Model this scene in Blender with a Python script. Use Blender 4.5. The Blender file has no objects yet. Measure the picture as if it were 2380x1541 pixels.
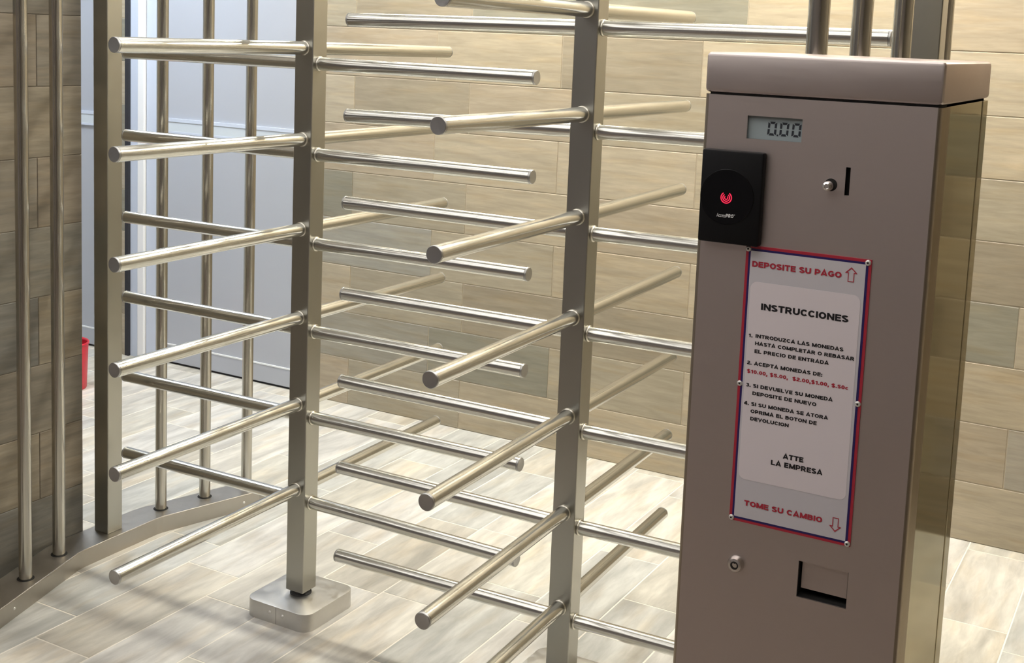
import bpy, bmesh, math, random
from mathutils import Vector, Matrix
random.seed(7)
sc = bpy.context.scene
col = sc.collection

# ------------------------------------------------------------------ camera
FLOOR = 1.622                      # camera solution had the floor at -1.622
W_PX, H_PX = 2380.0, 1541.0
F_PX, CY_PX = 2878.09, 438.95
cam = bpy.data.cameras.new('camera')
cam.sensor_fit = 'HORIZONTAL'; cam.sensor_width = 36.0
cam.lens = F_PX / W_PX * 36.0
cam.shift_y = -(H_PX / 2 - CY_PX) / W_PX
cam.clip_start = 0.05; cam.clip_end = 60
camo = bpy.data.objects.new('camera', cam); col.objects.link(camo)
rx = Vector((0.871361, 0.489060, 0.039369)); ry = Vector((0.095051, -0.089544, -0.991437)); rz = Vector((-0.481347, 0.867642, -0.124511))
m = Matrix((rx, -ry, -rz)).transposed().to_4x4()
m.translation = Vector((2.153004, -2.713887, 0.061755 + FLOOR))
camo.matrix_world = m
sc.camera = camo

# ------------------------------------------------------------------ world, lamps, exposure
wd = bpy.data.worlds.new('world'); sc.world = wd; wd.use_nodes = True
wd.node_tree.nodes['Background'].inputs[0].default_value = (0.80, 0.85, 0.92, 1)
wd.node_tree.nodes['Background'].inputs[1].default_value = 0.05
sc.view_settings.view_transform = 'Standard'; sc.view_settings.look = 'None'
sc.view_settings.gamma = 1.0; sc.view_settings.use_curve_mapping = False
sc.view_settings.exposure = -0.05
CEIL = 2.72
# (x, y, size x, size y, watts, colour, label)
LAMPS = [
    (-0.40, 1.25, 1.00, 0.26, 46, (1.0, 0.965, 0.85), 'long ceiling light panel washing the tiled back wall next to the grey door'),
    (1.10, 1.25, 1.00, 0.26, 46, (1.0, 0.955, 0.84), 'long ceiling light panel washing the tiled back wall behind the pay kiosk'),
    (2.60, 1.25, 1.00, 0.26, 42, (1.0, 0.92, 0.79), 'long warm ceiling light panel washing the tiled back wall near the right wall'),
    (-2.15, 0.75, 0.60, 0.60, 48, (0.80, 0.89, 1.0), 'square cool white ceiling light panel in front of the grey doors'),
    (-0.30, 0.20, 1.44, 0.72, 7, (1.0, 0.965, 0.935), 'wide ceiling light panel above the rotors, in the middle'),
    (1.30, 0.20, 1.44, 0.72, 7, (1.0, 0.965, 0.935), 'wide ceiling light panel above the rotors, on the pay kiosk side'),
    (-1.90, -0.80, 1.44, 0.72, 8, (1.0, 0.965, 0.935), 'wide ceiling light panel just before the rotors, on the corridor side'),
    (-0.30, -0.80, 1.44, 0.72, 8, (1.0, 0.965, 0.935), 'wide ceiling light panel just before the rotors, in the middle'),
    (1.30, -0.80, 1.44, 0.72, 8, (1.0, 0.965, 0.935), 'wide ceiling light panel just before the rotors, on the pay kiosk side'),
    (-1.90, -1.80, 1.44, 0.72, 9, (1.0, 0.965, 0.935), 'wide ceiling light panel in the second row of the hall, on the corridor side'),
    (-0.30, -1.80, 1.44, 0.72, 9, (1.0, 0.965, 0.935), 'wide ceiling light panel in the second row of the hall, in the middle'),
    (1.30, -1.80, 1.44, 0.72, 9, (1.0, 0.965, 0.935), 'wide ceiling light panel in the second row of the hall, on the pay kiosk side'),
    (-1.90, -2.90, 1.44, 0.72, 9, (1.0, 0.965, 0.935), 'wide ceiling light panel in the third row of the hall, on the corridor side'),
    (-0.30, -2.90, 1.44, 0.72, 9, (1.0, 0.965, 0.935), 'wide ceiling light panel in the third row of the hall, in the middle'),
    (1.30, -2.90, 1.44, 0.72, 9, (1.0, 0.965, 0.935), 'wide ceiling light panel in the third row of the hall, on the pay kiosk side'),
]

# ------------------------------------------------------------------ materials
def mat(name):
    m_ = bpy.data.materials.new(name); m_.use_nodes = True
    nt = m_.node_tree; b = nt.nodes['Principled BSDF']
    return m_, nt, b
def N(nt, typ, **kw):
    n = nt.nodes.new(typ)
    for k, v in kw.items(): setattr(n, k, v)
    return n
def plain(name, c, rough=0.5, metal=0.0, emit=None, es=1.0, coat=0.0):
    m_, nt, b = mat(name)
    b.inputs['Base Color'].default_value = (*c, 1); b.inputs['Roughness'].default_value = rough; b.inputs['Metallic'].default_value = metal
    if emit: b.inputs['Emission Color'].default_value = (*emit, 1); b.inputs['Emission Strength'].default_value = es
    if coat: b.inputs['Coat Weight'].default_value = coat
    return m_
def steel(name, c, rough, scale=(40, 40, 3), rvar=0.10, spec=None):
    m_, nt, b = mat(name); L = nt.links
    tc = N(nt, 'ShaderNodeTexCoord'); mp = N(nt, 'ShaderNodeMapping'); mp.inputs['Scale'].default_value = scale
    L.new(tc.outputs['Object'], mp.inputs['Vector'])
    n1 = N(nt, 'ShaderNodeTexNoise'); n1.inputs['Scale'].default_value = 6; n1.inputs['Detail'].default_value = 5
    L.new(mp.outputs[0], n1.inputs['Vector'])
    n2 = N(nt, 'ShaderNodeTexNoise'); n2.inputs['Scale'].default_value = 3.2; n2.inputs['Detail'].default_value = 3
    L.new(tc.outputs['Object'], n2.inputs['Vector'])
    mr = N(nt, 'ShaderNodeMapRange'); mr.inputs[1].default_value = 0.3; mr.inputs[2].default_value = 0.7
    mr.inputs[3].default_value = rough - rvar; mr.inputs[4].default_value = rough + rvar
    L.new(n1.outputs['Fac'], mr.inputs[0]); L.new(mr.outputs[0], b.inputs['Roughness'])
    mx = N(nt, 'ShaderNodeMix', data_type='RGBA'); mx.inputs['A'].default_value = (*[v * 0.95 for v in c], 1); mx.inputs['B'].default_value = (*c, 1)
    L.new(n2.outputs['Fac'], mx.inputs['Factor']); L.new(mx.outputs['Result'], b.inputs['Base Color'])
    b.inputs['Metallic'].default_value = 1.0
    if spec: b.inputs['Specular Tint'].default_value = (*spec, 1)
    return m_
def tile_mat(name, stretch, rough, lo=0.80, hi=1.10, blotch=0.18, warm=(1.0, 0.93, 0.82)):
    """wood-look porcelain: the plank's own tone (object colour) times streaky grain"""
    m_, nt, b = mat(name); L = nt.links
    tc = N(nt, 'ShaderNodeTexCoord'); oi = N(nt, 'ShaderNodeObjectInfo')
    mu = N(nt, 'ShaderNodeVectorMath', operation='MULTIPLY_ADD'); L.new(tc.outputs['Object'], mu.inputs[0]); mu.inputs[1].default_value = stretch
    sca = N(nt, 'ShaderNodeVectorMath', operation='SCALE'); sca.inputs[0].default_value = (37, 53, 71); L.new(oi.outputs['Random'], sca.inputs['Scale'])
    L.new(sca.outputs[0], mu.inputs[2])
    n1 = N(nt, 'ShaderNodeTexNoise'); n1.inputs['Scale'].default_value = 1.0; n1.inputs['Detail'].default_value = 7; n1.inputs['Roughness'].default_value = 0.62; n1.inputs['Distortion'].default_value = 0.5
    L.new(mu.outputs[0], n1.inputs['Vector'])
    m2 = N(nt, 'ShaderNodeVectorMath', operation='MULTIPLY'); L.new(mu.outputs[0], m2.inputs[0]); m2.inputs[1].default_value = (0.33, 0.33, 0.33)
    n2 = N(nt, 'ShaderNodeTexNoise'); n2.inputs['Scale'].default_value = 1.0; n2.inputs['Detail'].default_value = 4; n2.inputs['Distortion'].default_value = 0.8
    L.new(m2.outputs[0], n2.inputs['Vector'])
    mr = N(nt, 'ShaderNodeMapRange'); mr.inputs[1].default_value = 0.32; mr.inputs[2].default_value = 0.68; mr.inputs[3].default_value = lo; mr.inputs[4].default_value = hi
    L.new(n1.outputs['Fac'], mr.inputs[0])
    mr2 = N(nt, 'ShaderNodeMapRange'); mr2.inputs[1].default_value = 0.35; mr2.inputs[2].default_value = 0.65; mr2.inputs[3].default_value = 1 - blotch; mr2.inputs[4].default_value = 1 + blotch * 0.5
    L.new(n2.outputs['Fac'], mr2.inputs[0])
    pm = N(nt, 'ShaderNodeMath', operation='MULTIPLY'); L.new(mr.outputs[0], pm.inputs[0]); L.new(mr2.outputs[0], pm.inputs[1])
    cm = N(nt, 'ShaderNodeVectorMath', operation='SCALE'); L.new(oi.outputs['Color'], cm.inputs[0]); L.new(pm.outputs[0], cm.inputs['Scale'])
    # brownish patches
    n3 = N(nt, 'ShaderNodeTexNoise'); n3.inputs['Scale'].default_value = 0.45; n3.inputs['Detail'].default_value = 3
    L.new(mu.outputs[0], n3.inputs['Vector'])
    f3 = N(nt, 'ShaderNodeMapRange'); f3.inputs[1].default_value = 0.50; f3.inputs[2].default_value = 0.72; f3.inputs[3].default_value = 0; f3.inputs[4].default_value = 0.7
    L.new(n3.outputs['Fac'], f3.inputs[0])
    wm = N(nt, 'ShaderNodeVectorMath', operation='MULTIPLY'); L.new(cm.outputs[0], wm.inputs[0]); wm.inputs[1].default_value = warm
    mx = N(nt, 'ShaderNodeMix', data_type='RGBA'); L.new(f3.outputs[0], mx.inputs['Factor']); L.new(cm.outputs[0], mx.inputs['A']); L.new(wm.outputs[0], mx.inputs['B'])
    L.new(mx.outputs['Result'], b.inputs['Base Color'])
    b.inputs['Roughness'].default_value = rough
    bp = N(nt, 'ShaderNodeBump'); bp.inputs['Strength'].default_value = 0.12; bp.inputs['Distance'].default_value = 0.002
    L.new(n1.outputs['Fac'], bp.inputs['Height']); L.new(bp.outputs[0], b.inputs['Normal'])
    return m_

M = {}
M['tube'] = steel('brushed_steel_tube', (0.65, 0.645, 0.605), 0.20, (3, 40, 40), 0.015)
M['bar'] = steel('brushed_steel_bar', (0.52, 0.50, 0.455), 0.20, (40, 40, 3), 0.015)
M['pole'] = steel('brushed_steel_pole', (0.43, 0.425, 0.385), 0.31, (40, 40, 2), 0.015)
M['cap'] = steel('brushed_steel_cap', (0.48, 0.48, 0.475), 0.38, (30, 30, 30), 0.08)
M['sill'] = steel('satin_steel_sill', (0.47, 0.44, 0.395), 0.38, (8, 8, 8), 0.05)
M['base'] = steel('satin_steel_base', (0.63, 0.62, 0.60), 0.42, (8, 8, 8), 0.08)
M['weld'] = plain('weld', (0.72, 0.69, 0.62), 0.30, 1.0)
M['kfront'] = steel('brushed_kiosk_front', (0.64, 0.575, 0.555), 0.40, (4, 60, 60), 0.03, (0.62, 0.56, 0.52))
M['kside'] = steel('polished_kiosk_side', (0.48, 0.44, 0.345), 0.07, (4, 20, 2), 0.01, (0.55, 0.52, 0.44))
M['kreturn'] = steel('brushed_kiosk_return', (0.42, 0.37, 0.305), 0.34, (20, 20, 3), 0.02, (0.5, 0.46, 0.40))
M['chrome'] = plain('chrome', (0.78, 0.76, 0.74), 0.16, 1.0)
M['rivet'] = plain('rivet_white', (0.80, 0.79, 0.76), 0.32, 0.6)
M['black'] = plain('black_plastic', (0.006, 0.006, 0.007), 0.5)
M['black'].node_tree.nodes['Principled BSDF'].inputs['Specular IOR Level'].default_value = 0.2
M['blackgloss'] = plain('black_gloss', (0.004, 0.004, 0.005), 0.22)
M['blackgloss'].node_tree.nodes['Principled BSDF'].inputs['Specular IOR Level'].default_value = 0.2
M['dark'] = plain('dark_hole', (0.008, 0.007, 0.006), 0.8)
M['rubber'] = plain('rubber', (0.02, 0.02, 0.02), 0.6)
M['led'] = plain('led_red', (0.5, 0.0, 0.02), 0.5, 0, (1.0, 0.03, 0.09), 1.1)
M['prwhite'] = plain('print_white', (0.75, 0.75, 0.75), 0.5)
M['lcd'] = plain('lcd', (0.33, 0.39, 0.41), 0.30)
M['lcdseg'] = plain('lcd_segment', (0.025, 0.03, 0.04), 0.4)
M['sgrey'] = plain('sign_grey', (0.63, 0.605, 0.645), 0.30)
M['swhite'] = plain('sign_white', (0.80, 0.735, 0.77), 0.30)
M['sred'] = plain('sign_red', (0.44, 0.026, 0.05), 0.35)
M['snavy'] = plain('sign_navy', (0.022, 0.013, 0.115), 0.35)
M['stxt'] = plain('sign_black', (0.012, 0.011, 0.014), 0.4)
M['grout'] = plain('grout_wall', (0.60, 0.53, 0.41), 0.85)
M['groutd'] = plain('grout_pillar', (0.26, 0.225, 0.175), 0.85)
M['groutf'] = plain('grout_floor', (0.74, 0.70, 0.62), 0.85)
M['wtile'] = tile_mat('wood_look_wall_tile', (8.0, 40.0, 75.0), 0.45, 0.87, 1.07, 0.11)
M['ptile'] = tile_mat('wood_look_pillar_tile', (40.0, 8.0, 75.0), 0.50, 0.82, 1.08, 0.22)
M['ftile'] = tile_mat('wood_look_floor_tile', (40.0, 8.0, 20.0), 0.42, 0.84, 1.06, 0.24, (0.98, 0.90, 0.79))
M['paint'] = plain('wall_paint', (0.36, 0.33, 0.335), 0.8)
M['paintr'] = plain('wall_paint_right', (0.34, 0.30, 0.235), 0.7)
M['paintb'] = plain('wall_paint_pale', (0.62, 0.64, 0.66), 0.7)
M['ceil'] = plain('ceiling_paint', (0.78, 0.76, 0.72), 0.9)
M['door'] = plain('door_laminate', (0.42, 0.44, 0.485), 0.32)
M['doorlite'] = plain('door_band', (0.56, 0.61, 0.65), 0.30)
M['doorline'] = plain('door_line', (0.80, 0.82, 0.83), 0.4)
M['doorgap'] = plain('door_gap', (0.02, 0.02, 0.025), 0.7)
M['jamb'] = plain('jamb_white', (0.78, 0.78, 0.78), 0.35)
M['jambblue'] = plain('jamb_grey_blue', (0.55, 0.60, 0.70), 0.35)
M['redplastic'] = plain('red_plastic', (0.55, 0.02, 0.04), 0.35)
M['housing'] = plain('lamp_housing', (0.8, 0.8, 0.8), 0.5)

# ------------------------------------------------------------------ mesh helpers
def mesh_obj(name, bm, material, parent=None, smooth=False, loc=None):
    me = bpy.data.meshes.new(name); bm.normal_update(); bm.to_mesh(me); bm.free()
    if smooth:
        for p_ in me.polygons: p_.use_smooth = True
    me.materials.append(material)
    return data_obj(name, me, parent, loc)
def data_obj(name, me, parent=None, loc=None, rot=None):
    o = bpy.data.objects.new(name, me); col.objects.link(o)
    if parent: o.parent = parent
    if loc is not None: o.location = loc
    if rot is not None: o.rotation_euler = rot
    return o
def box_bm(x0, x1, y0, y1, z0, z1, bev=0.0, seg=2, bm=None):
    own = bm is None
    if own: bm = bmesh.new()
    r = bmesh.ops.create_cube(bm, size=1.0)
    for v in r['verts']:
        v.co = Vector(((x0 + x1) / 2 + v.co.x * (x1 - x0), (y0 + y1) / 2 + v.co.y * (y1 - y0), (z0 + z1) / 2 + v.co.z * (z1 - z0)))
    if bev and own:
        bmesh.ops.bevel(bm, geom=bm.edges[:], offset=bev, segments=seg, affect='EDGES', profile=0.5)
    return bm
def box(name, b, material, parent=None, bev=0.0, seg=2, loc=None):
    return mesh_obj(name, box_bm(*b, bev=bev, seg=seg), material, parent, loc=loc)
def lathe_bm(profile, seg=32, axis='z', bm=None):
    """profile: list of (radius, height); closed with caps where the radius is 0"""
    bm = bm or bmesh.new(); rings = []
    for r, h in profile:
        if r < 1e-7: rings.append([bm.verts.new((0, 0, h))]); continue
        rings.append([bm.verts.new((r * math.cos(2 * math.pi * i / seg), r * math.sin(2 * math.pi * i / seg), h)) for i in range(seg)])
    for a, b in zip(rings, rings[1:]):
        for i in range(seg):
            j = (i + 1) % seg
            if len(a) == 1 and len(b) == 1: continue
            if len(a) == 1: bm.faces.new((a[0], b[j], b[i]))
            elif len(b) == 1: bm.faces.new((a[i], a[j], b[0]))
            else: bm.faces.new((a[i], a[j], b[j], b[i]))
    if axis == 'x': bmesh.ops.rotate(bm, verts=bm.verts[:], matrix=Matrix.Rotation(math.pi / 2, 3, 'Y'))
    if axis == '-y': bmesh.ops.rotate(bm, verts=bm.verts[:], matrix=Matrix.Rotation(math.pi / 2, 3, 'X'))
    bmesh.ops.recalc_face_normals(bm, faces=bm.faces[:])
    return bm
def prism_bm(pts, z0, z1, bev=0.0):
    bm = bmesh.new()
    lo = [bm.verts.new((x, y, z0)) for x, y in pts]; hi = [bm.verts.new((x, y, z1)) for x, y in pts]
    bm.faces.new(lo[::-1]); top = bm.faces.new(hi)
    n = len(pts)
    for i in range(n): bm.faces.new((lo[i], lo[(i + 1) % n], hi[(i + 1) % n], hi[i]))
    bmesh.ops.recalc_face_normals(bm, faces=bm.faces[:])
    if bev: bmesh.ops.bevel(bm, geom=[e for e in top.edges], offset=bev, segments=2, affect='EDGES', profile=0.5)
    return bm
def smooth_by_angle(o, ang=0.6):
    me = o.data
    for p_ in me.polygons: p_.use_smooth = True
    me.set_sharp_from_angle(angle=ang)
def thing(name, label, cat, loc=(0, 0, 0), group=None, rotz=0.0):
    o = bpy.data.objects.new(name, None); col.objects.link(o); o.location = loc; o.rotation_euler = (0, 0, rotz)
    o.empty_display_size = 0.1
    return tag(o, label, cat, group)
def tag(o, label, cat=None, group=None, kind=None):
    o['label'] = label
    if cat: o['category'] = cat
    if group: o['group'] = group
    if kind: o['kind'] = kind
    return o
def struct(o, label): return tag(o, label, kind='structure')

# ------------------------------------------------------------------ the room
WALL_Y = 1.672            # face of the tiled back wall
ROW = 0.2105; LEN = 0.585; GAP = 0.0035
PX = -0.845               # face of the tiled left wall
PEND = -0.045             # where that wall ends
XR, YF, XL = 4.4, -5.2, -4.2

def procedural_floor():
    m_, nt, b = mat('floor_far_planks'); L = nt.links
    tc = N(nt, 'ShaderNodeTexCoord'); mp = N(nt, 'ShaderNodeMapping'); mp.inputs['Rotation'].default_value = (0, 0, math.pi / 2)
    L.new(tc.outputs['Object'], mp.inputs['Vector'])
    br = N(nt, 'ShaderNodeTexBrick'); br.inputs['Scale'].default_value = 1.0
    br.inputs['Brick Width'].default_value = 0.585; br.inputs['Row Height'].default_value = 0.208; br.inputs['Mortar Size'].default_value = 0.002
    br.inputs['Color1'].default_value = (0.30, 0.25, 0.205, 1); br.inputs['Color2'].default_value = (0.24, 0.20, 0.165, 1); br.inputs['Mortar'].default_value = (0.34, 0.30, 0.25, 1)
    L.new(mp.outputs[0], br.inputs['Vector'])
    n = N(nt, 'ShaderNodeTexNoise'); n.inputs['Scale'].default_value = 3; n.inputs['Detail'].default_value = 5; L.new(tc.outputs['Object'], n.inputs['Vector'])
    mr = N(nt, 'ShaderNodeMapRange'); mr.inputs[3].default_value = 0.8; mr.inputs[4].default_value = 1.15; L.new(n.outputs['Fac'], mr.inputs[0])
    vm = N(nt, 'ShaderNodeVectorMath', operation='SCALE'); L.new(br.outputs['Color'], vm.inputs[0]); L.new(mr.outputs[0], vm.inputs['Scale'])
    L.new(vm.outputs[0], b.inputs['Base Color']); b.inputs['Roughness'].default_value = 0.42
    return m_
M['floorfar'] = procedural_floor()

# floor: grout bed under the laid planks, then a plainer continuation towards the hall
TILE_Y0 = -1.30
floor = box('floor', (XL, XR, TILE_Y0, 1.95, -0.10, -0.0009), M['groutf'])
struct(floor, 'pale wood-look plank tile floor under the turnstile')
hall = box('floor', (XL, XR, YF, TILE_Y0, -0.10, 0.0), M['floorfar'])
struct(hall, 'brown plank tile floor of the hall before the turnstile')

FPAL = [(0.574, 0.555, 0.492), (0.603, 0.579, 0.521), (0.555, 0.532, 0.467), (0.498, 0.498, 0.467), (0.536, 0.507, 0.442), (0.584, 0.57, 0.536)]
tile_cache = {}
def tile(parent, size, axis, loc, colour, material, th=0.010, bev=0.0014):
    """one plank; size (a, b) in the plane normal to axis; shared mesh for equal sizes"""
    key = (round(size[0], 4), round(size[1], 4), axis, material.name)
    if key not in tile_cache:
        a, b = size[0] / 2, size[1] / 2
        if axis == 'z': bm = box_bm(-a, a, -b, b, -th, 0)
        elif axis == 'y': bm = box_bm(-a, a, 0, th, -b, b)
        else: bm = box_bm(-th, 0, -a, a, -b, b)
        k = {'z': (2, 1), 'y': (1, -1), 'x': (0, 1)}[axis]
        es = [e for e in bm.edges if all(abs(v.co[k[0]]) < 1e-6 for v in e.verts)]
        bmesh.ops.bevel(bm, geom=es, offset=min(bev, size[0] / 5), segments=1, affect='EDGES')
        me = bpy.data.meshes.new('tile'); bm.to_mesh(me); bm.free(); me.materials.append(material); tile_cache[key] = me
    o = data_obj('tile', tile_cache[key], parent, loc)
    o.color = (*colour, 1)
    return o
def jit(c, s=0.05):
    k = 1 + random.uniform(-s, s); return tuple(v * k for v in c)

FW = 0.208; FX0 = -0.075
known = {-3: -0.385, -2: 0.056, -1: -0.088, 1: 0.225, 8: 1.02, 9: 0.90}   # a cross joint per column
for n in range(-20, 17):
    x0 = FX0 + n * FW; x1 = x0 + FW
    x0c, x1c = max(x0, XL), min(x1, XR)
    if x1c - x0c < 0.02: continue
    ph = known.get(n, -0.38 + 0.195 * ((n * 2) % 3) + 0.03 * ((n * 5) % 4))
    k = math.floor((TILE_Y0 - ph) / LEN)
    while ph + k * LEN < WALL_Y + 0.03:
        y0 = max(ph + k * LEN, TILE_Y0); y1 = min(ph + (k + 1) * LEN, WALL_Y + 0.03); k += 1
        if y1 - y0 < 0.02: continue
        if x0c > PX - 0.58 and x1c < PX - 0.10 and y1 < PEND - 0.02: continue
        if x0c > 2.6 and y1 < 0.2: continue
        if x0c > 3.3: continue
        if x0c < -2.8 and y1 < 0.2: continue
        c = jit(FPAL[(n * 7 + k * 5 + (n * k) % 4) % len(FPAL)], 0.05)
        tile(floor, (x1c - x0c - GAP, y1 - y0 - GAP), 'z', ((x0c + x1c) / 2, (y0 + y1) / 2, 0.0), c, M['ftile'])

# tiled back wall, two stretches with doors beside them
WPAL = [(0.408, 0.347, 0.25), (0.422, 0.364, 0.269), (0.365, 0.32, 0.237), (0.262, 0.245, 0.19), (0.386, 0.324, 0.237), (0.438, 0.375, 0.272), (0.314, 0.268, 0.196)]
def tone(row, j):
    return jit(WPAL[(row * 3 + j * 5 + (row * j) % 3) % len(WPAL)], 0.04)
fixed = {(4, -3): (0.337, 0.337, 0.295), (1, -1): (0.306, 0.283, 0.23), (3, -1): (0.329, 0.314, 0.268), (0, 5): (0.321, 0.295, 0.237), (1, 4): (0.352, 0.317, 0.257)}
def back_wall(x0, x1, rows, name, label):
    w = box(name, (x0, x1, WALL_Y + 0.003, WALL_Y + 0.18, 0, CEIL), M['grout']); struct(w, label)
    for r in range(rows):
        z0 = r * ROW; z1 = min(z0 + ROW, CEIL)
        off = -0.663 if r % 2 else -0.498
        j = math.floor((x0 - off) / LEN)
        while off + j * LEN < x1:
            a = max(off + j * LEN, x0); b = min(off + (j + 1) * LEN, x1); jj = j; j += 1
            if b - a < 0.015: continue
            c = fixed.get((r, jj), tone(r, jj))
            tile(w, (b - a - GAP, z1 - z0 - GAP), 'y', ((a + b) / 2, WALL_Y, (z0 + z1) / 2), c, M['wtile'])
    return w
back_wall(-1.27, 3.7, 13, 'wall_back', 'back wall clad in wood-look plank tiles behind the turnstile')
back_wall(-2.655, -2.470, 13, 'wall_back', 'narrow strip of tiled wall between the two grey doors')
struct(box('wall_back', (3.7, XR, WALL_Y, WALL_Y + 0.18, 0, CEIL), M['paintr']), 'plain beige end of the back wall past the tiles')
lint = box('wall_back', (XL, -1.27, WALL_Y + 0.02, WALL_Y + 0.18, 2.12, CEIL), M['paintb']); struct(lint, 'pale wall above the grey doors')

# tiled wall at the left, ending beside the guard rail
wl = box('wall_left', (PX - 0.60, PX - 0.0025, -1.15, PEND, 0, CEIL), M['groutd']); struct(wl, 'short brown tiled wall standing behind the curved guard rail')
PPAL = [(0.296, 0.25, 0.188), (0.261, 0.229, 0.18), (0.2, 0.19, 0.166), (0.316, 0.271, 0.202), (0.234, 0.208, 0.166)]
for r in range(13):
    z0 = r * ROW; z1 = min(z0 + ROW, CEIL)
    y = -0.212 if r % 2 else -0.375
    cuts = [PEND, y, y - LEN, -1.15]
    for i in range(len(cuts) - 1):
        a, b = cuts[i + 1], cuts[i]
        c = jit(PPAL[{0: 2, 1: 0, 2: 1, 3: 3, 4: 2, 5: 0, 6: 3, 7: 1, 8: 4}.get(r, r % 5) if i == 0 else (r * 2 + i) % 5], 0.05)
        if r == 4 and i == 0: c = (0.25, 0.23, 0.19)
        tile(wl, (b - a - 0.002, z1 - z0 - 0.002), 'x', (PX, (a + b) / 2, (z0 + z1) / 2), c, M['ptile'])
wr = box('wall_right', (XR, XR + 0.12, YF, 1.95, 0, CEIL), M['paintr']); struct(wr, 'plain beige wall at the right side of the hall')
wf = box('wall_front', (XL, XR, YF - 0.12, YF, 0, CEIL), M['paint']); struct(wf, 'plain wall at the near end of the hall')
wc = box('wall_left', (XL - 0.12, XL, YF, 1.95, 0, CEIL), M['paintb']); struct(wc, 'pale wall closing the corridor by the grey doors')
ce = box('ceiling', (XL, XR, YF, 1.95, CEIL, CEIL + 0.1), M['ceil']); struct(ce, 'white ceiling over the turnstile')

# doors: leaf with kick plate line and a middle band
def door(name, label, x0, x1, leaf0, leaf1, gapstrip=None):
    d = bpy.data.objects.new(name, None); col.objects.link(d); d.location = ((x0 + x1) / 2, 1.70, 0); struct(d, label)
    def part(nm, b, mt, par=d, bev=0.0):
        ox, oy = ((x0 + x1) / 2, 1.70) if par is d else (0, 0)
        return box(nm, (b[0] - ox, b[1] - ox, b[2] - oy, b[3] - oy, b[4], b[5]), mt, par, bev)
    part('threshold_gap', (x0, x1, 1.700, 1.84, 0.0, 0.010), M['doorgap'])
    ox = (x0 + x1) / 2
    lf = part('leaf', (leaf0, leaf1, 1.694, 1.74, 0.010, 2.10), M['door'])
    def sub(nm, b, mt): return box(nm, (b[0] - ox, b[1] - ox, b[2] - 1.70, b[3] - 1.70, b[4], b[5]), mt, lf)
    sub('kick_plate', (leaf0 + .004, leaf1 - .004, 1.690, 1.695, 0.012, 0.094), M['door'])
    sub('kick_plate_edge', (leaf0 + .004, leaf1 - .004, 1.6885, 1.695, 0.094, 0.1005), M['doorline'])
    sub('band', (leaf0 + .004, leaf1 - .004, 1.684, 1.695, 1.152, 1.198), M['doorlite'])
    sub('band_edge', (leaf0 + .004, leaf1 - .004, 1.681, 1.695, 1.198, 1.214), M['jambblue'])
    sub('band_edge', (leaf0 + .004, leaf1 - .004, 1.682, 1.695, 1.142, 1.152), M['jambblue'])
    if leaf0 - x0 > 0.02:
        part('seal', (x0 - 0.017, x0 + 0.008, 1.668, 1.84, 0.0, 2.12), M['doorgap'])
        part('jamb', (x0 + 0.008, x0 + 0.062, 1.682, 1.84, 0.0, 2.12), M['jambblue'])
        part('jamb', (x0 + 0.062, x0 + 0.106, 1.674, 1.84, 0.0, 2.12), M['jamb'], bev=0.004)
        part('jamb', (x0 + 0.110, leaf0 - 0.004, 1.688, 1.84, 0.0, 2.12), M['jambblue'])
        part('jamb_groove', (x0 + 0.106, x0 + 0.110, 1.694, 1.84, 0.0, 2.12), M['doorgap'])
    return d
door('door_1', 'pale grey door beside the narrow strip of tiled wall', -3.62, -2.655, -3.60, -2.660)
door('door_2', 'grey flush door in a white and blue-grey frame next to the tiled back wall', -2.452, -1.27, -2.267, -1.275)
tag(box('wall_back', (XL, -3.62, 1.70, 1.85, 0, 2.12), M['paintb']), 'pale wall left of the grey doors', kind='structure')

# ------------------------------------------------------------------ ceiling light panels
for (x, y, sx, sy, w, c, lab) in LAMPS:
    t = thing('ceiling_light', lab, 'ceiling light', (x, y, CEIL))
    fr = bmesh.new()
    for bx in ((-sx/2-.03, sx/2+.03, -sy/2-.03, -sy/2), (-sx/2-.03, sx/2+.03, sy/2, sy/2+.03), (-sx/2-.03, -sx/2, -sy/2, sy/2), (sx/2, sx/2+.03, -sy/2, sy/2)):
        box_bm(*bx, -0.03, 0.0, bm=fr)
    mesh_obj('frame', fr, M['housing'], t)
    em = plain('diffuser', (0.8, 0.8, 0.8), 0.5, 0, c, w / (math.pi * sx * sy) * 1.0)
    box('diffuser', (-sx/2, sx/2, -sy/2, sy/2, -0.018, -0.004), em, t)

# ------------------------------------------------------------------ turnstile rotors
TR = 0.0183; ARM = 0.706; TIER = 0.25; DROP = 0.0416; PA = 0.0615
def arm_meshes():
    bm = lathe_bm([(TR, 0.029), (TR, ARM - 0.006)], 32, 'x')
    me = bpy.data.meshes.new('arm'); bm.to_mesh(me); bm.free(); me.materials.append(M['tube'])
    bm = lathe_bm([(TR, ARM - 0.0058), (TR - .0006, ARM - 0.0052), (TR, ARM - 0.0046), (TR, ARM - 0.0012), (TR - 0.0012, ARM), (TR - 0.008, ARM - 0.0004), (0, ARM - 0.0006)], 32, 'x')
    mc = bpy.data.meshes.new('end_cap'); bm.to_mesh(mc); bm.free(); mc.materials.append(M['cap'])
    prof = [(TR - 0.001 + 0.0033 * math.sin(a), 0.0330 - 0.0033 * math.cos(a)) for a in [i * math.pi / 6 for i in range(7)]]
    bm = lathe_bm(prof, 32, 'x')
    mw = bpy.data.meshes.new('weld_bead'); bm.to_mesh(mw); bm.free(); mw.materials.append(M['weld'])
    for q in (me, mc, mw):
        for p_ in q.polygons: p_.use_smooth = True
        q.set_sharp_from_angle(angle=0.7)
    return me, mc, mw
ARM_ME, CAP_ME, WELD_ME = arm_meshes()
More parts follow.
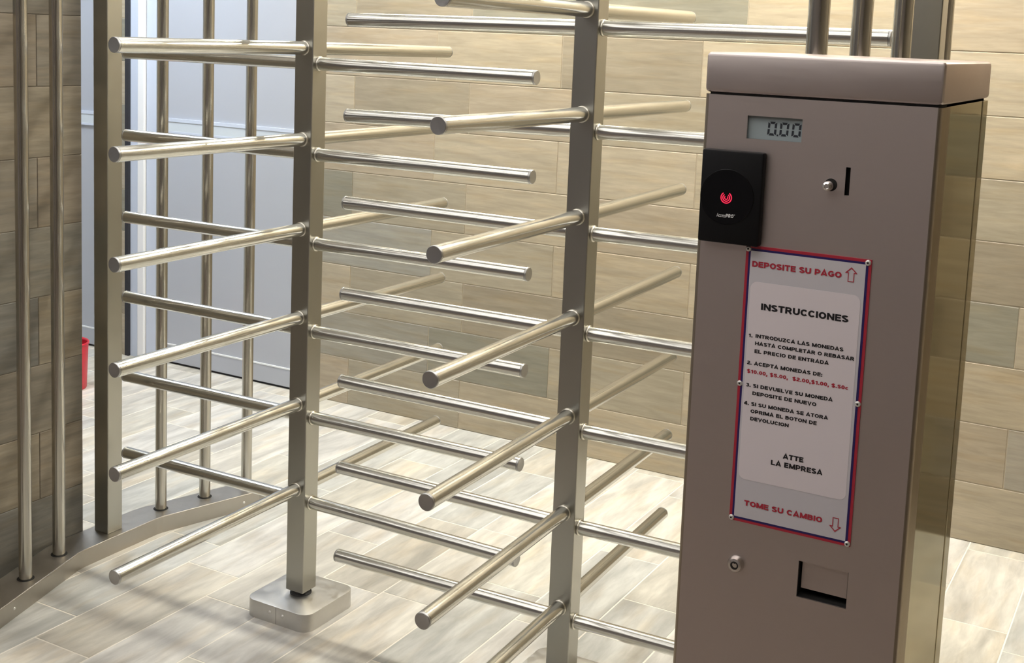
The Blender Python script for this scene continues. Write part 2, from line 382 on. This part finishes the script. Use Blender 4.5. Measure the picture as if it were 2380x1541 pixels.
# small welding tolerances: how much each tip sits above (+) or below its nominal height, millimetres
TOL = {(0,'A',-1,0):1.0,(0,'A',1,0):-6.5,(0,'B',1,0):-2.9,(1,'A',-1,0):4.9,(1,'A',1,0):-4.0,(1,'B',-1,0):-8.0,(0,'A',-1,1):2.9,(0,'B',1,1):-0.8,(0,'B',-1,1):-0.6,(1,'A',-1,1):2.4,(1,'A',1,1):-0.9,(1,'B',-1,1):4.8,(0,'A',-1,2):-2.7,(0,'A',1,2):0.7,(0,'B',1,2):1.7,(0,'B',-1,2):-2.6,(1,'A',-1,2):1.2,(1,'A',1,2):0.5,(1,'B',-1,2):2.9,(0,'A',-1,3):-1.9,(0,'A',1,3):0.1,(0,'B',1,3):1.4,(0,'B',-1,3):-2.1,(1,'A',-1,3):-1.3,(1,'A',1,3):-7.4,(1,'B',-1,3):6.8,(0,'A',-1,4):-3.9,(0,'A',1,4):10.0,(0,'B',1,4):3.1,(0,'B',-1,4):-4.2,(1,'A',-1,4):-2.0,(1,'A',1,4):-1.2,(1,'B',-1,4):9.0,(0,'A',-1,5):-8.0,(0,'A',1,5):10.0,(0,'B',1,5):-4.3,(0,'B',-1,5):-2.2,(1,'A',1,5):1.0,(1,'B',-1,5):1.3,(1,'A',1,-1):2.5,(1,'B',-1,-1):-2.4}
def rotor(i, x, y, yaw, z0, label):
    t = thing('turnstile_rotor', label, 'turnstile', (x, y, 0.052), 'interleaved turnstile rotors', yaw)
    zb = 0.052
    po = mesh_obj('pole', box_bm(-PA/2, PA/2, -PA/2, PA/2, 0.013, 2.30 - zb, 0.0025, 2), M['pole'], t)
    bs = mesh_obj('bearing', lathe_bm([(0, 0), (0.031, 0), (0.031, 0.004), (0.027, 0.006), (0.027, 0.013), (0, 0.013)], 32), M['rubber'], t)
    for k in range(-2, 6):
        for a in ('A', 'B'):
            z = z0 - k * TIER - (DROP if a == 'B' else 0) - zb
            for s in (-1, 1):
                ang = (math.pi / 2 if a == 'A' else 0) + (math.pi if s < 0 else 0)
                tilt = math.atan2(TOL.get((i, a, s, k), 0) / 1000.0, ARM)
                o = data_obj('arm', ARM_ME, t, (0, 0, z), (0, -tilt, ang))
                data_obj('end_cap', CAP_ME, o); data_obj('weld_bead', WELD_ME, o)
    return t
R2X = 0.847
rotor(0, 0.0, 0.0, 0.0, FLOOR, 'steel turnstile rotor nearer the grey doors and the brown tiled wall')
rotor(1, R2X, 0.0021, 0.0312, FLOOR - TIER / 2, 'steel turnstile rotor standing beside the pay kiosk')

# bearing bases on the floor
def rounded_rect(h, r, n=6):
    pts = []
    for cx_, cy_, a0 in ((h - r, h - r, 0), (-h + r, h - r, 90), (-h + r, -h + r, 180), (h - r, -h + r, 270)):
        for i in range(n + 1):
            a = math.radians(a0 + 90 * i / n); pts.append((cx_ + r * math.cos(a), cy_ + r * math.sin(a)))
    return pts
def base(x, y, label):
    t = thing('floor_bearing_base', label, 'base plate', (x, y, 0), 'rotor floor bases')
    b = mesh_obj('housing', prism_bm(rounded_rect(0.113, 0.034), 0.0, 0.052, 0.002), M['base'], t); smooth_by_angle(b, 0.5)
    box('seam', (0.0020, 0.0028, -0.1133, -0.110, 0.001, 0.050), M['dark'], t)
    for sx in (-0.020, 0.026):
        s = mesh_obj('screw', lathe_bm([(0.0050, 0), (0.0045, 0.0015), (0.0025, 0.0030), (0, 0.0034)], 16, '-y'), M['rivet'], t, True, (sx, -0.113, 0.031))
    return t
base(0, 0, 'rounded square steel floor base under the rotor next to the guard rail')
base(R2X, 0, 'rounded square steel floor base under the rotor next to the pay kiosk')

# ------------------------------------------------------------------ guard rails: sill, square post, round bars
BR = 0.0188
bar_bm = lathe_bm([(BR, 0.0), (BR, 2.25)], 28)
BAR_ME = bpy.data.meshes.new('bar'); bar_bm.to_mesh(BAR_ME); bar_bm.free(); BAR_ME.materials.append(M['bar'])
for p_ in BAR_ME.polygons: p_.use_smooth = True
HOLE_ME = bpy.data.meshes.new('bar_hole'); hb = lathe_bm([(0, 0), (BR + 0.0055, 0), (BR + 0.0055, 0.0006), (0, 0.0006)], 28); hb.to_mesh(HOLE_ME); hb.free(); HOLE_ME.materials.append(M['dark'])
SILL = 0.055
def rail(ox, oy, front, back, bars, post, label, screws, sgn):
    t = thing('guard_rail', label, 'guard rail', (ox, oy, 0), 'turnstile guard rails')
    pts = [(x - ox, y - oy) for x, y in front + back[::-1]]
    s = mesh_obj('sill', prism_bm(pts, 0.0, SILL, 0.003), M['sill'], t)
    mesh_obj('post', box_bm(-0.030, 0.030, -0.030, 0.030, SILL, 2.30, 0.0025), M['pole'], t, loc=(post[0] - ox, post[1] - oy, 0))
    for x, y in bars:
        b = data_obj('bar', BAR_ME, t, (x - ox, y - oy, SILL - 0.002)); data_obj('bar_hole', HOLE_ME, b, (0, 0, 0.0022))
    for x, y, a in screws:
        o = mesh_obj('screw', lathe_bm([(0.0045, 0), (0.0040, 0.0012), (0.002, 0.0022), (0, 0.0025)], 16, 'x'), M['rivet'], t, True, (x - ox, y - oy, 0.028)); o.rotation_euler = (0, 0, a)
    return t
fr1 = [(-0.572, -0.655), (-0.590, -0.600), (-0.720, -0.175), (-0.7225, -0.150), (-0.7235, 0.0), (-0.7225, 0.150), (-0.720, 0.175), (-0.612, 0.530), (-0.600, 0.545)]
bk1 = [(-0.685, -0.690), (-0.703, -0.635), (-0.836, -0.195), (-0.8415, -0.155), (-0.8425, 0.0), (-0.8415, 0.155), (-0.836, 0.195), (-0.716, 0.590), (-0.650, 0.585)]
ang1 = math.atan2(0.130, 0.425)
rail(-0.78, 0.0, fr1, bk1, [(-0.653, -0.548), (-0.708, -0.380), (-0.763, -0.212), (-0.775, 0.222), (-0.732, 0.385), (-0.690, 0.550)], (-0.785, 0.003),
     'curved steel guard rail of bars on a sill beside the brown tiled wall', [(-0.6245, -0.487, 0.30), (-0.6300, 0.471, -0.30)], 1)
fr2 = [(1.500, -0.600), (1.562, -0.190), (1.566, 0.0), (1.562, 0.190), (1.500, 0.590)]
bk2 = [(1.612, -0.600), (1.684, -0.190), (1.688, 0.0), (1.684, 0.190), (1.612, 0.590)]
rail(1.62, 0.0, fr2, bk2, [(1.552, -0.555), (1.586, -0.385), (1.624, -0.215), (1.624, 0.215), (1.586, 0.385), (1.552, 0.555)], (1.632, 0.003),
     'steel guard rail of bars and a square post right behind the pay kiosk', [], -1)

# ------------------------------------------------------------------ pay kiosk
KX, KY = 1.5, -1.0122
K = thing('pay_kiosk', 'tall brushed steel coin pay kiosk with card reader and instruction sign', 'kiosk', (KX, KY, 0))
X0, X1, DEP, ZT, ZC = 0.0220, 0.3525, 0.383, 1.6085, 1.6690
def holed_panel(x0, x1, z0, z1, holes, y0, y1):
    xs = sorted({x0, x1, *[h[0] for h in holes], *[h[1] for h in holes]}); zs = sorted({z0, z1, *[h[2] for h in holes], *[h[3] for h in holes]})
    bm = bmesh.new()
    for yv in (y0, y1):
        for a, b in zip(xs, xs[1:]):
            for c, d in zip(zs, zs[1:]):
                if any(h[0] <= (a + b) / 2 <= h[1] and h[2] <= (c + d) / 2 <= h[3] for h in holes): continue
                bm.faces.new([bm.verts.new(p_) for p_ in ((a, yv, c), (b, yv, c), (b, yv, d), (a, yv, d))])
    for (a, b, c, d) in holes + [(x0, x1, z0, z1)]:
        for p0, p1 in (((a, c), (b, c)), ((b, c), (b, d)), ((b, d), (a, d)), ((a, d), (a, c))):
            bm.faces.new([bm.verts.new(p_) for p_ in ((p0[0], y0, p0[1]), (p1[0], y0, p1[1]), (p1[0], y1, p1[1]), (p0[0], y1, p0[1]))])
    bmesh.ops.remove_doubles(bm, verts=bm.verts[:], dist=1e-6); bmesh.ops.recalc_face_normals(bm, faces=bm.faces[:])
    return bm
LCD = (0.0875, 0.1669, 1.5485, 1.5812); SLOT = (0.2318, 0.2382, 1.4806, 1.5196); POCK = (0.2053, 0.2768, 0.8928, 0.9470)
BV = 0.006
dm = mesh_obj('front_door', holed_panel(X0 + BV, X1 - BV, 0.012, ZT, [LCD, SLOT, POCK], 0.0, 0.003), M['kfront'], K)
# rolled corners and side returns of the door
def ret(side):
    bm = bmesh.new(); prof = []
    n = 6; xc = (X1 - BV) if side > 0 else (X0 + BV)
    for i in range(n + 1):
        a = math.radians(90 * i / n); prof.append((xc + side * BV * math.sin(a), BV - BV * math.cos(a)))
    prof.append((prof[-1][0], 0.0560)); prof.append((prof[-1][0] - side * 0.004, 0.0560))
    lo = [bm.verts.new((x, y, 0.012)) for x, y in prof]; hi = [bm.verts.new((x, y, ZT)) for x, y in prof]
    for i in range(len(prof) - 1): bm.faces.new((lo[i], lo[i + 1], hi[i + 1], hi[i]))
    bmesh.ops.recalc_face_normals(bm, faces=bm.faces[:])
    return bm
for s_ in (1, -1):
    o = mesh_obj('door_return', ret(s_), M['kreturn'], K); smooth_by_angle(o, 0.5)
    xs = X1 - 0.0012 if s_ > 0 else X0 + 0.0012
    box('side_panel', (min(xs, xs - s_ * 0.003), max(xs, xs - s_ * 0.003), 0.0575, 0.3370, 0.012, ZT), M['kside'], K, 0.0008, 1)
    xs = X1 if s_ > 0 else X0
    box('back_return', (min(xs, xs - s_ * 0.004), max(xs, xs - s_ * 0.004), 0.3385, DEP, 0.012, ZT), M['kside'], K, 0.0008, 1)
box('core', (X0 + 0.006, X1 - 0.006, 0.060, DEP - 0.004, 0.0, ZT + 0.002), M['dark'], K)
box('back_panel', (X0 + 0.004, X1 - 0.004, DEP - 0.004, DEP, 0.012, ZT), M['kside'], K)
box('plinth', (X0 + 0.010, X1 - 0.010, 0.008, 0.060, 0.0, 0.012), M['dark'], K)
box('gasket', (X0 + 0.006, X1 - 0.006, 0.005, DEP - 0.005, ZT - 0.004, ZT + 0.004), M['dark'], K)
cp = mesh_obj('cap', box_bm(X0 - 0.001, X1 + 0.001, -0.001, DEP + 0.001, ZT + 0.0030, ZC, 0.006, 3), M['kfront'], K); smooth_by_angle(cp, 0.5)

# display
lc = box('display', (LCD[0] - 0.004, LCD[1] + 0.004, 0.006, 0.010, LCD[2] - 0.004, LCD[3] + 0.004), M['lcd'], K)
def seven_zero(x0, z0, w, h, sl, t):
    bm = bmesh.new(); g = 0.0009
    def q(pts): 
        vs = [bm.verts.new((x0 + u + sl * v, 0.0057, z0 + v)) for u, v in pts]; f = bm.faces.new(vs)
        e = bmesh.ops.extrude_face_region(bm, geom=[f]); bmesh.ops.translate(bm, verts=[v for v in e['geom'] if isinstance(v, bmesh.types.BMVert)], vec=(0, 0.0003, 0))
    q([(t * .5 + g, 0), (w - t * .5 - g, 0), (w - t - g, t), (t + g, t)]); q([(t * .5 + g, h), (w - t * .5 - g, h), (w - t - g, h - t), (t + g, h - t)])
    for a, b in ((g, h / 2 - g), (h / 2 + g, h - g)):
        q([(0, a), (0, b), (t, b - (t * .6 if a > h / 4 else 0)), (t, a + (t * .6 if a < h / 4 else 0))]); q([(w, a), (w, b), (w - t, b - (t * .6 if a > h / 4 else 0)), (w - t, a + (t * .6 if a < h / 4 else 0))])
    bmesh.ops.recalc_face_normals(bm, faces=bm.faces[:])
    return bm
for xx in (0.1155, 0.1330, 0.1505):
    mesh_obj('digit', seven_zero(xx, 1.5548, 0.0128, 0.0195, 0.055, 0.0031), M['lcdseg'], lc)
box('decimal_point', (0.1296, 0.1316, 0.0054, 0.0060, 1.5548, 1.5568), M['lcdseg'], lc)

# card reader
rd = mesh_obj('card_reader', box_bm(0.0287, 0.1196, -0.017, 0.000, 1.3965, 1.5305, 0.003, 2), M['black'], K); smooth_by_angle(rd, 0.5)
CXR, CZR, RR = 0.0697, 1.4640, 0.0400
mesh_obj('reader_disc', lathe_bm([(0, 0), (RR, 0), (RR, 0.0006), (RR - 0.0006, 0.0012), (0, 0.0012)], 64, '-y'), M['blackgloss'], rd, False, (CXR, -0.0168, CZR))
def arc_bm(r0, r1, a0, a1, n=28):
    bm = bmesh.new(); L_ = []
    for i in range(n + 1):
        a = math.radians(a0 + (a1 - a0) * i / n); L_.append([bm.verts.new((r * math.cos(a), y, r * math.sin(a))) for r, y in ((r0, 0), (r1, 0), (r1, -0.0004), (r0, -0.0004))])
    for a, b in zip(L_, L_[1:]):
        for k in range(4): bm.faces.new((a[k], a[(k + 1) % 4], b[(k + 1) % 4], b[k]))
    bm.faces.new(L_[0]); bm.faces.new(L_[-1][::-1]); bmesh.ops.recalc_face_normals(bm, faces=bm.faces[:])
    return bm
for r0, r1, gap in ((0.0071, 0.0085, 34), (0.0044, 0.0057, 34), (0.0018, 0.0030, 40)):
    mesh_obj('led_ring', arc_bm(r0, r1, 90 + gap, 450 - gap), M['led'], rd, False, (CXR - 0.0004, -0.0180, CZR - 0.0010))

# printed lettering: a heavy sans alphabet of mitred strokes, fitted to a width and a cap height, facing -y
def arc(cx_, cy_, rx_, ry_, a0, a1, n=8):
    return [(cx_ + rx_ * math.cos(math.radians(a0 + (a1 - a0) * i / n)), cy_ + ry_ * math.sin(math.radians(a0 + (a1 - a0) * i / n))) for i in range(n + 1)]
def oval(w, h=1.0, t=0.2, x=0.0, y=0.0): return ('c', arc(x + w / 2, y + h / 2, w / 2 - t / 2, h / 2 - t / 2, 0, 360, 20)[:-1])
def glyph(ch, t):
    """(advance width, list of strokes); a stroke is ('o' open | 'c' closed, centre line)"""
    e = t / 2; o = 'o'; W_ = 0.78
    def bowl(y0, y1, xr, x0=e): r = (y1 - y0) / 2; return [(x0, y1)] + arc(xr - r, (y0 + y1) / 2, r, r, 90, -90, 8) + [(x0, y0)]
    S_ = arc(0.36, 0.73, 0.26, 0.27 - e, 20, 90, 4)[0:] + arc(0.36, 0.725, 0.26, 0.275 - e, 90, 255, 7)[1:] + arc(0.36, 0.275, 0.27, 0.285 - e, 75, -90, 7) + arc(0.36, 0.275, 0.27, 0.275 - e, -90, -165, 4)[1:]
    G = {'A': (0.90, [(o, [(e * .9, 0), (0.45, 1 - e * .3), (0.90 - e * .9, 0)]), (o, [(0.22, 0.27), (0.68, 0.27)])]),
         'B': (0.78, [(o, [(e, 0), (e, 1)]), (o, bowl(e, 0.54, 0.78 - e)), (o, bowl(0.54, 1 - e, 0.74 - e))]),
         'C': (0.82, [(o, arc(0.43, 0.5, 0.43 - e, 0.5 - e, 38, 322, 14))]),
         'D': (0.82, [(o, [(e, 0), (e, 1)]), (o, [(e, 1 - e)] + arc(0.36, 0.5, 0.46 - e, 0.5 - e, 90, -90, 10) + [(e, e)])]),
         'E': (0.70, [(o, [(e, 0), (e, 1)]), (o, [(e, 1 - e), (0.69, 1 - e)]), (o, [(e, 0.52), (0.64, 0.52)]), (o, [(e, e), (0.70, e)])]),
         'G': (0.86, [(o, arc(0.44, 0.5, 0.44 - e, 0.5 - e, 42, 330, 14) + [(0.86 - e, 0.40)]), (o, [(0.46, 0.43), (0.86, 0.43)])]),
         'H': (0.82, [(o, [(e, 0), (e, 1)]), (o, [(0.82 - e, 0), (0.82 - e, 1)]), (o, [(e, 0.52), (0.82 - e, 0.52)])]),
         'I': (t * 1.05, [(o, [(t * .52, 0), (t * .52, 1)])]),
         'L': (0.68, [(o, [(e, 1), (e, 0)]), (o, [(e, e), (0.68, e)])]),
         'M': (0.98, [(o, [(e, 0), (e, 1)]), (o, [(0.98 - e, 0), (0.98 - e, 1)]), (o, [(e, 0.96), (0.49, 0.08)]), (o, [(0.98 - e, 0.96), (0.49, 0.08)])]),
         'N': (0.84, [(o, [(e, 0), (e, 1)]), (o, [(0.84 - e, 0), (0.84 - e, 1)]), (o, [(e, 0.94), (0.84 - e, 0.06)])]),
         'O': (0.88, [oval(0.88, 1, t)]),
         'P': (0.76, [(o, [(e, 0), (e, 1)]), (o, bowl(0.40, 1 - e, 0.76 - e))]),
         'R': (0.82, [(o, [(e, 0), (e, 1)]), (o, bowl(0.45, 1 - e, 0.76 - e)), (o, [(0.40, 0.46), (0.72, 0)])]),
         'S': (0.74, [(o, S_)]),
         'T': (0.76, [(o, [(0, 1 - e), (0.76, 1 - e)]), (o, [(0.38, 1), (0.38, 0)])]),
         'U': (0.82, [(o, [(e, 1), (e, 0.40)] + arc(0.41, 0.40, 0.41 - e, 0.40 - e, 180, 360, 8)[1:] + [(0.82 - e, 1)])]),
         'V': (0.86, [(o, [(e * .9, 1), (0.43, e * .3), (0.86 - e * .9, 1)])]),
         'Z': (0.74, [(o, [(0.02, 1 - e), (0.70, 1 - e)]), (o, [(0.64, 0.92), (0.11, 0.09)]), (o, [(0.02, e), (0.74, e)])]),
         '0': (0.68, [oval(0.68, 1, t)]),
         '1': (0.50, [(o, [(0.34, 0), (0.34, 1)]), (o, [(0.06, 0.70), (0.33, 0.90)])]),
         '2': (0.68, [(o, arc(0.34, 0.70, 0.34 - e, 0.30 - e, 170, -30, 8) + [(0.10, e * 1.5)]), (o, [(0.02, e), (0.68, e)])]),
         '3': (0.68, [(o, arc(0.33, 0.745, 0.30 - e * .6, 0.255 - e, 155, -90, 8)), (o, arc(0.33, 0.285, 0.35 - e, 0.285 - e, 90, -155, 8))]),
         '4': (0.72, [(o, [(0.50, 0), (0.50, 1)]), (o, [(0.50, 0.95), (0.07, 0.30)]), (o, [(0.02, 0.28), (0.72, 0.28)])]),
         '5': (0.68, [(o, [(0.62, 1 - e), (0.16, 1 - e)]), (o, [(0.17, 0.95), (0.12, 0.50)]), (o, arc(0.33, 0.34, 0.35 - e, 0.33 - e, 130, -155, 9))]),
         '$': (0.74, [(o, S_), (o, [(0.36, -0.10), (0.36, 1.10)])]),
         '.': (t * 1.2, [(o, [(t * .6, 0), (t * .6, t * 1.1)])]), ',': (t * 1.2, [(o, [(t * .6, t * 1.1), (t * .6, 0), (t * .3, -t)])]),
         ':': (t * 1.2, [(o, [(t * .6, 0), (t * .6, t * 1.1)]), (o, [(t * .6, 0.48), (t * .6, 0.48 + t * 1.1)])]),
         'c': (0.62, [(o, arc(0.33, 0.36, 0.33 - e, 0.36 - e, 42, 318, 12))]), 's': (0.55, [(o, [(x * .75, y * .72) for x, y in S_])]),
         'e': (0.64, [(o, [(e, 0.37), (0.62 - e, 0.37)] + arc(0.32, 0.36, 0.32 - e, 0.36 - e, 10, 315, 12))]), ' ': (0.34, [])}
    return G[ch]
def stroke_faces(bm, pts, t, closed, P):
    n = len(pts); h = t / 2; Ls, Rs = [], []
    for i in range(n):
        a = Vector(pts[i - 1]) if (i > 0 or closed) else None; b = Vector(pts[i]); c = Vector(pts[(i + 1) % n]) if (i < n - 1 or closed) else None
        d1 = (b - a).normalized() if a is not None and (b - a).length > 1e-6 else None; d2 = (c - b).normalized() if c is not None and (c - b).length > 1e-6 else None
        d1 = d1 or d2; d2 = d2 or d1
        n1 = Vector((-d1.y, d1.x)); n2 = Vector((-d2.y, d2.x)); mm = n1 + n2
        mm = n1 if mm.length < 1e-3 else mm.normalized(); k = h / max(0.45, mm.dot(n1))
        Ls.append(b + mm * k); Rs.append(b - mm * k)
    V = [(bm.verts.new(P(l)), bm.verts.new(P(r))) for l, r in zip(Ls, Rs)]
    for i in range(n if closed else n - 1):
        a, b = V[i], V[(i + 1) % n]
        bm.faces.new((a[0], a[1], b[1], b[0]))
def text(name, s, x0, x1, z, cap, material, parent, y, t=0.24, slant=0.0):
    sp = 0.07; adv = []; x = 0.0
    for ch in s:
        w, st = glyph(ch, t); adv.append((x, st)); x += w + sp
    k = (x1 - x0) / (x - sp); bm = bmesh.new()
    for gx, st in adv:
        for i, (kind, pts) in enumerate(st):
            stroke_faces(bm, pts, t, kind == 'c', lambda q, gx=gx, i=i: Vector((x0 + (gx + q.x + slant * q.y) * k, y - 4e-5 * i, z + q.y * cap)))
    for f in bm.faces: f.normal_update()
    bmesh.ops.reverse_faces(bm, faces=[f for f in bm.faces if f.normal.y > 0])
    return mesh_obj(name, bm, material, parent)
text('brand_text', 'Access', 0.0563, 0.0700, 1.4345, 0.0052, M['prwhite'], rd, -0.0183, 0.13, 0.15)
text('brand_text', 'PRO', 0.0703, 0.0815, 1.4347, 0.0052, M['prwhite'], rd, -0.0183, 0.24, 0.1)
text('brand_text', 'TM', 0.0818, 0.0838, 1.4386, 0.0014, M['prwhite'], rd, -0.0183, 0.18)

# coin return button, slot backing, coin return pocket with its flap, lock
bt = mesh_obj('return_button', lathe_bm([(0.0068, 0.0), (0.0068, 0.017), (0.0060, 0.0195), (0.0035, 0.021), (0.0030, 0.0202), (0, 0.0202)], 28, '-y'), M['chrome'], K, False, (0.2110, 0.004, 1.4925)); smooth_by_angle(bt, 0.6)
mesh_obj('button_hole', lathe_bm([(0, 0), (0.0088, 0), (0.0088, 0.0004), (0, 0.0004)], 28, '-y'), M['dark'], K, False, (0.2125, -0.0001, 1.4935))
box('slot_back', (SLOT[0] - 0.004, SLOT[1] + 0.004, 0.012, 0.014, SLOT[2] - 0.004, SLOT[3] + 0.004), M['dark'], K)
pk = holed_panel(POCK[0] - 0.001, POCK[1] + 0.001, POCK[2] - 0.001, POCK[3] + 0.001, [(POCK[0], POCK[1], POCK[2], POCK[3])], 0.003, 0.050)
box_bm(POCK[0] - 0.001, POCK[1] + 0.001, 0.050, 0.052, POCK[2] - 0.001, POCK[3] + 0.001, bm=pk)
cu_ = mesh_obj('coin_cup', pk, M['dark'], K)
box('flap', (POCK[0] + 0.0030, POCK[1] - 0.0028, 0.0105, 0.0120, POCK[2] + 0.0105, POCK[3]), M['kfront'], cu_)
lk = mesh_obj('lock', lathe_bm([(0.0125, 0), (0.0125, 0.003), (0.0098, 0.0085), (0.0062, 0.0092), (0.0060, 0.0080), (0, 0.0080)], 32, '-y'), M['chrome'], K, False, (0.1130, 0.0, 0.9195)); smooth_by_angle(lk, 0.5)
mesh_obj('key_ring', lathe_bm([(0.0040, 0), (0.0040, 0.0008), (0.0058, 0.0008), (0.0058, 0)], 28, '-y'), M['dark'], lk, False, (0, -0.0084, 0))
box('key_notch', (-0.0009, 0.0009, -0.0095, -0.0080, 0.0030, 0.0048), M['dark'], lk)

# instruction sign
SX0, SX1, SZ0, SZ1 = 0.0985, 0.2765, 0.9855, 1.3960
sg = box('instruction_sign', (SX0, SX1, -0.0020, 0.0, SZ0, SZ1), M['sred'], K)
def rrect_xz(x0, x1, z0, z1, r, y0, y1, n=6):
    pts = []
    for cx_, cz_, a0 in ((x1 - r, z1 - r, 0), (x0 + r, z1 - r, 90), (x0 + r, z0 + r, 180), (x1 - r, z0 + r, 270)):
        for i in range(n + 1):
            a = math.radians(a0 + 90 * i / n); pts.append((cx_ + r * math.cos(a), cz_ + r * math.sin(a)))
    bm = bmesh.new(); A = [bm.verts.new((x, y0, z)) for x, z in pts]; B = [bm.verts.new((x, y1, z)) for x, z in pts]
    bm.faces.new(A); bm.faces.new(B[::-1]); n_ = len(pts)
    for i in range(n_): bm.faces.new((A[i], B[i], B[(i + 1) % n_], A[(i + 1) % n_]))
    bmesh.ops.recalc_face_normals(bm, faces=bm.faces[:]); return bm
box('navy_border', (SX0 + 0.0040, SX1 - 0.0040, -0.0023, -0.0019, SZ0 + 0.0040, SZ1 - 0.0040), M['snavy'], sg)
box('grey_field', (SX0 + 0.0072, SX1 - 0.0072, -0.0026, -0.0019, SZ0 + 0.0072, SZ1 - 0.0072), M['sgrey'], sg)
mesh_obj('white_field', rrect_xz(0.1085, 0.2655, 1.0510, 1.3445, 0.010, -0.0029, -0.0019), M['swhite'], sg)
TY = -0.0032
LINES = [('DEPOSITE SU PAGO', 0.1089, 0.2370, 1.3660, 0.0083, 'sred'), ('INSTRUCCIONES', 0.1260, 0.2509, 1.3050, 0.0096, 'stxt'),
    ('1.', 0.1103, 0.1165, 1.2629, 0.0051, 'stxt'), ('INTRODUZCA LAS MONEDAS', 0.1207, 0.2471, 1.2634, 0.0053, 'stxt'), ('HASTA COMPLETAR O REBASAR', 0.1207, 0.2630, 1.2526, 0.0053, 'stxt'),
    ('EL PRECIO DE ENTRADA', 0.1207, 0.2284, 1.2410, 0.0053, 'stxt'), ('2. ACEPTA MONEDAS DE:', 0.1106, 0.2207, 1.2227, 0.0054, 'stxt'), ('$10.00, $5.00,  $2.00,$1.00, $.50c', 0.1114, 0.2579, 1.2102, 0.0053, 'sred'),
    ('3. SI DEVUELVE SU MONEDA', 0.1111, 0.2375, 1.1898, 0.0053, 'stxt'), ('DEPOSITE DE NUEVO', 0.1216, 0.2151, 1.1787, 0.0053, 'stxt'), ('4. SI SU MONEDA SE ATORA', 0.1101, 0.2329, 1.1626, 0.0053, 'stxt'),
    ('OPRIMA EL BOTON DE', 0.1206, 0.2176, 1.1518, 0.0053, 'stxt'), ('DEVOLUCION', 0.1208, 0.1779, 1.1408, 0.0053, 'stxt'), ('ATTE', 0.1725, 0.2026, 1.0937, 0.0074, 'stxt'), ('LA EMPRESA', 0.1557, 0.2308, 1.0810, 0.0075, 'stxt'),
    ('TOME SU CAMBIO', 0.1200, 0.2352, 1.0120, 0.0080, 'sred')]
for s, a, b, z, c, mt in LINES:
    text('printed_line', s, a, b, z, c, M[mt], sg, TY)
def outline_arrow(cx_, ztip, d, wing, stem, hl, hs, t):
    """hollow block arrow drawn as a closed outline; d = +1 up, -1 down"""
    o = [(0, 0), (wing, -hl), (stem, -hl), (stem, -hs), (-stem, -hs), (-stem, -hl), (-wing, -hl)]
    i = [(0, -t * 1.9), (wing - t * 2.6, -hl + t), (stem - t, -hl + t), (stem - t, -hs + t), (-stem + t, -hs + t), (-stem + t, -hl + t), (-wing + t * 2.6, -hl + t)]
    bm = bmesh.new(); O = [bm.verts.new((cx_ + u, TY, ztip + d * v)) for u, v in o]; I = [bm.verts.new((cx_ + u, TY, ztip + d * v)) for u, v in i]
    for k in range(7): bm.faces.new((O[k], O[(k + 1) % 7], I[(k + 1) % 7], I[k]))
    return bm
mesh_obj('up_arrow', outline_arrow(0.2501, 1.3828, 1, 0.0087, 0.0044, 0.0086, 0.0208, 0.0011), M['sred'], sg)
mesh_obj('down_arrow', outline_arrow(0.2540, 1.0028, -1, 0.0087, 0.0044, 0.0086, 0.0210, 0.0011), M['sred'], sg)
for x, z in ((0.1020, 1.3910), (0.2718, 1.3915), (0.1016, 1.1925), (0.2722, 1.1925), (0.1020, 0.9895), (0.2722, 0.9893)):
    rv = mesh_obj('rivet', lathe_bm([(0.0042, 0), (0.0041, 0.0010), (0.0030, 0.0022), (0.0014, 0.0024), (0, 0.0016)], 20, '-y'), M['rivet'], sg, True, (x, -0.0022, z))
    mesh_obj('rivet_core', lathe_bm([(0.0014, 0), (0.0014, 0.0003), (0, 0.0003)], 12, '-y'), M['dark'], sg, False, (x, -0.0044, z))

# ------------------------------------------------------------------ red bin on the corridor floor
rb = thing('red_bin', 'small round red bin on the floor behind the end of the brown tiled wall', 'bin', (-2.2585, 1.117, 0))
bn = mesh_obj('shell', lathe_bm([(0, 0.004), (0.088, 0.0), (0.090, 0.004), (0.098, 0.205), (0.094, 0.205), (0.086, 0.010), (0, 0.010)], 40), M['redplastic'], rb); smooth_by_angle(bn, 0.6)
rm = mesh_obj('rim', lathe_bm([(0.0970, 0.203), (0.1005, 0.205), (0.1015, 0.211), (0.0985, 0.216), (0.0940, 0.214), (0.0935, 0.205)], 40), M['redplastic'], rb, True)
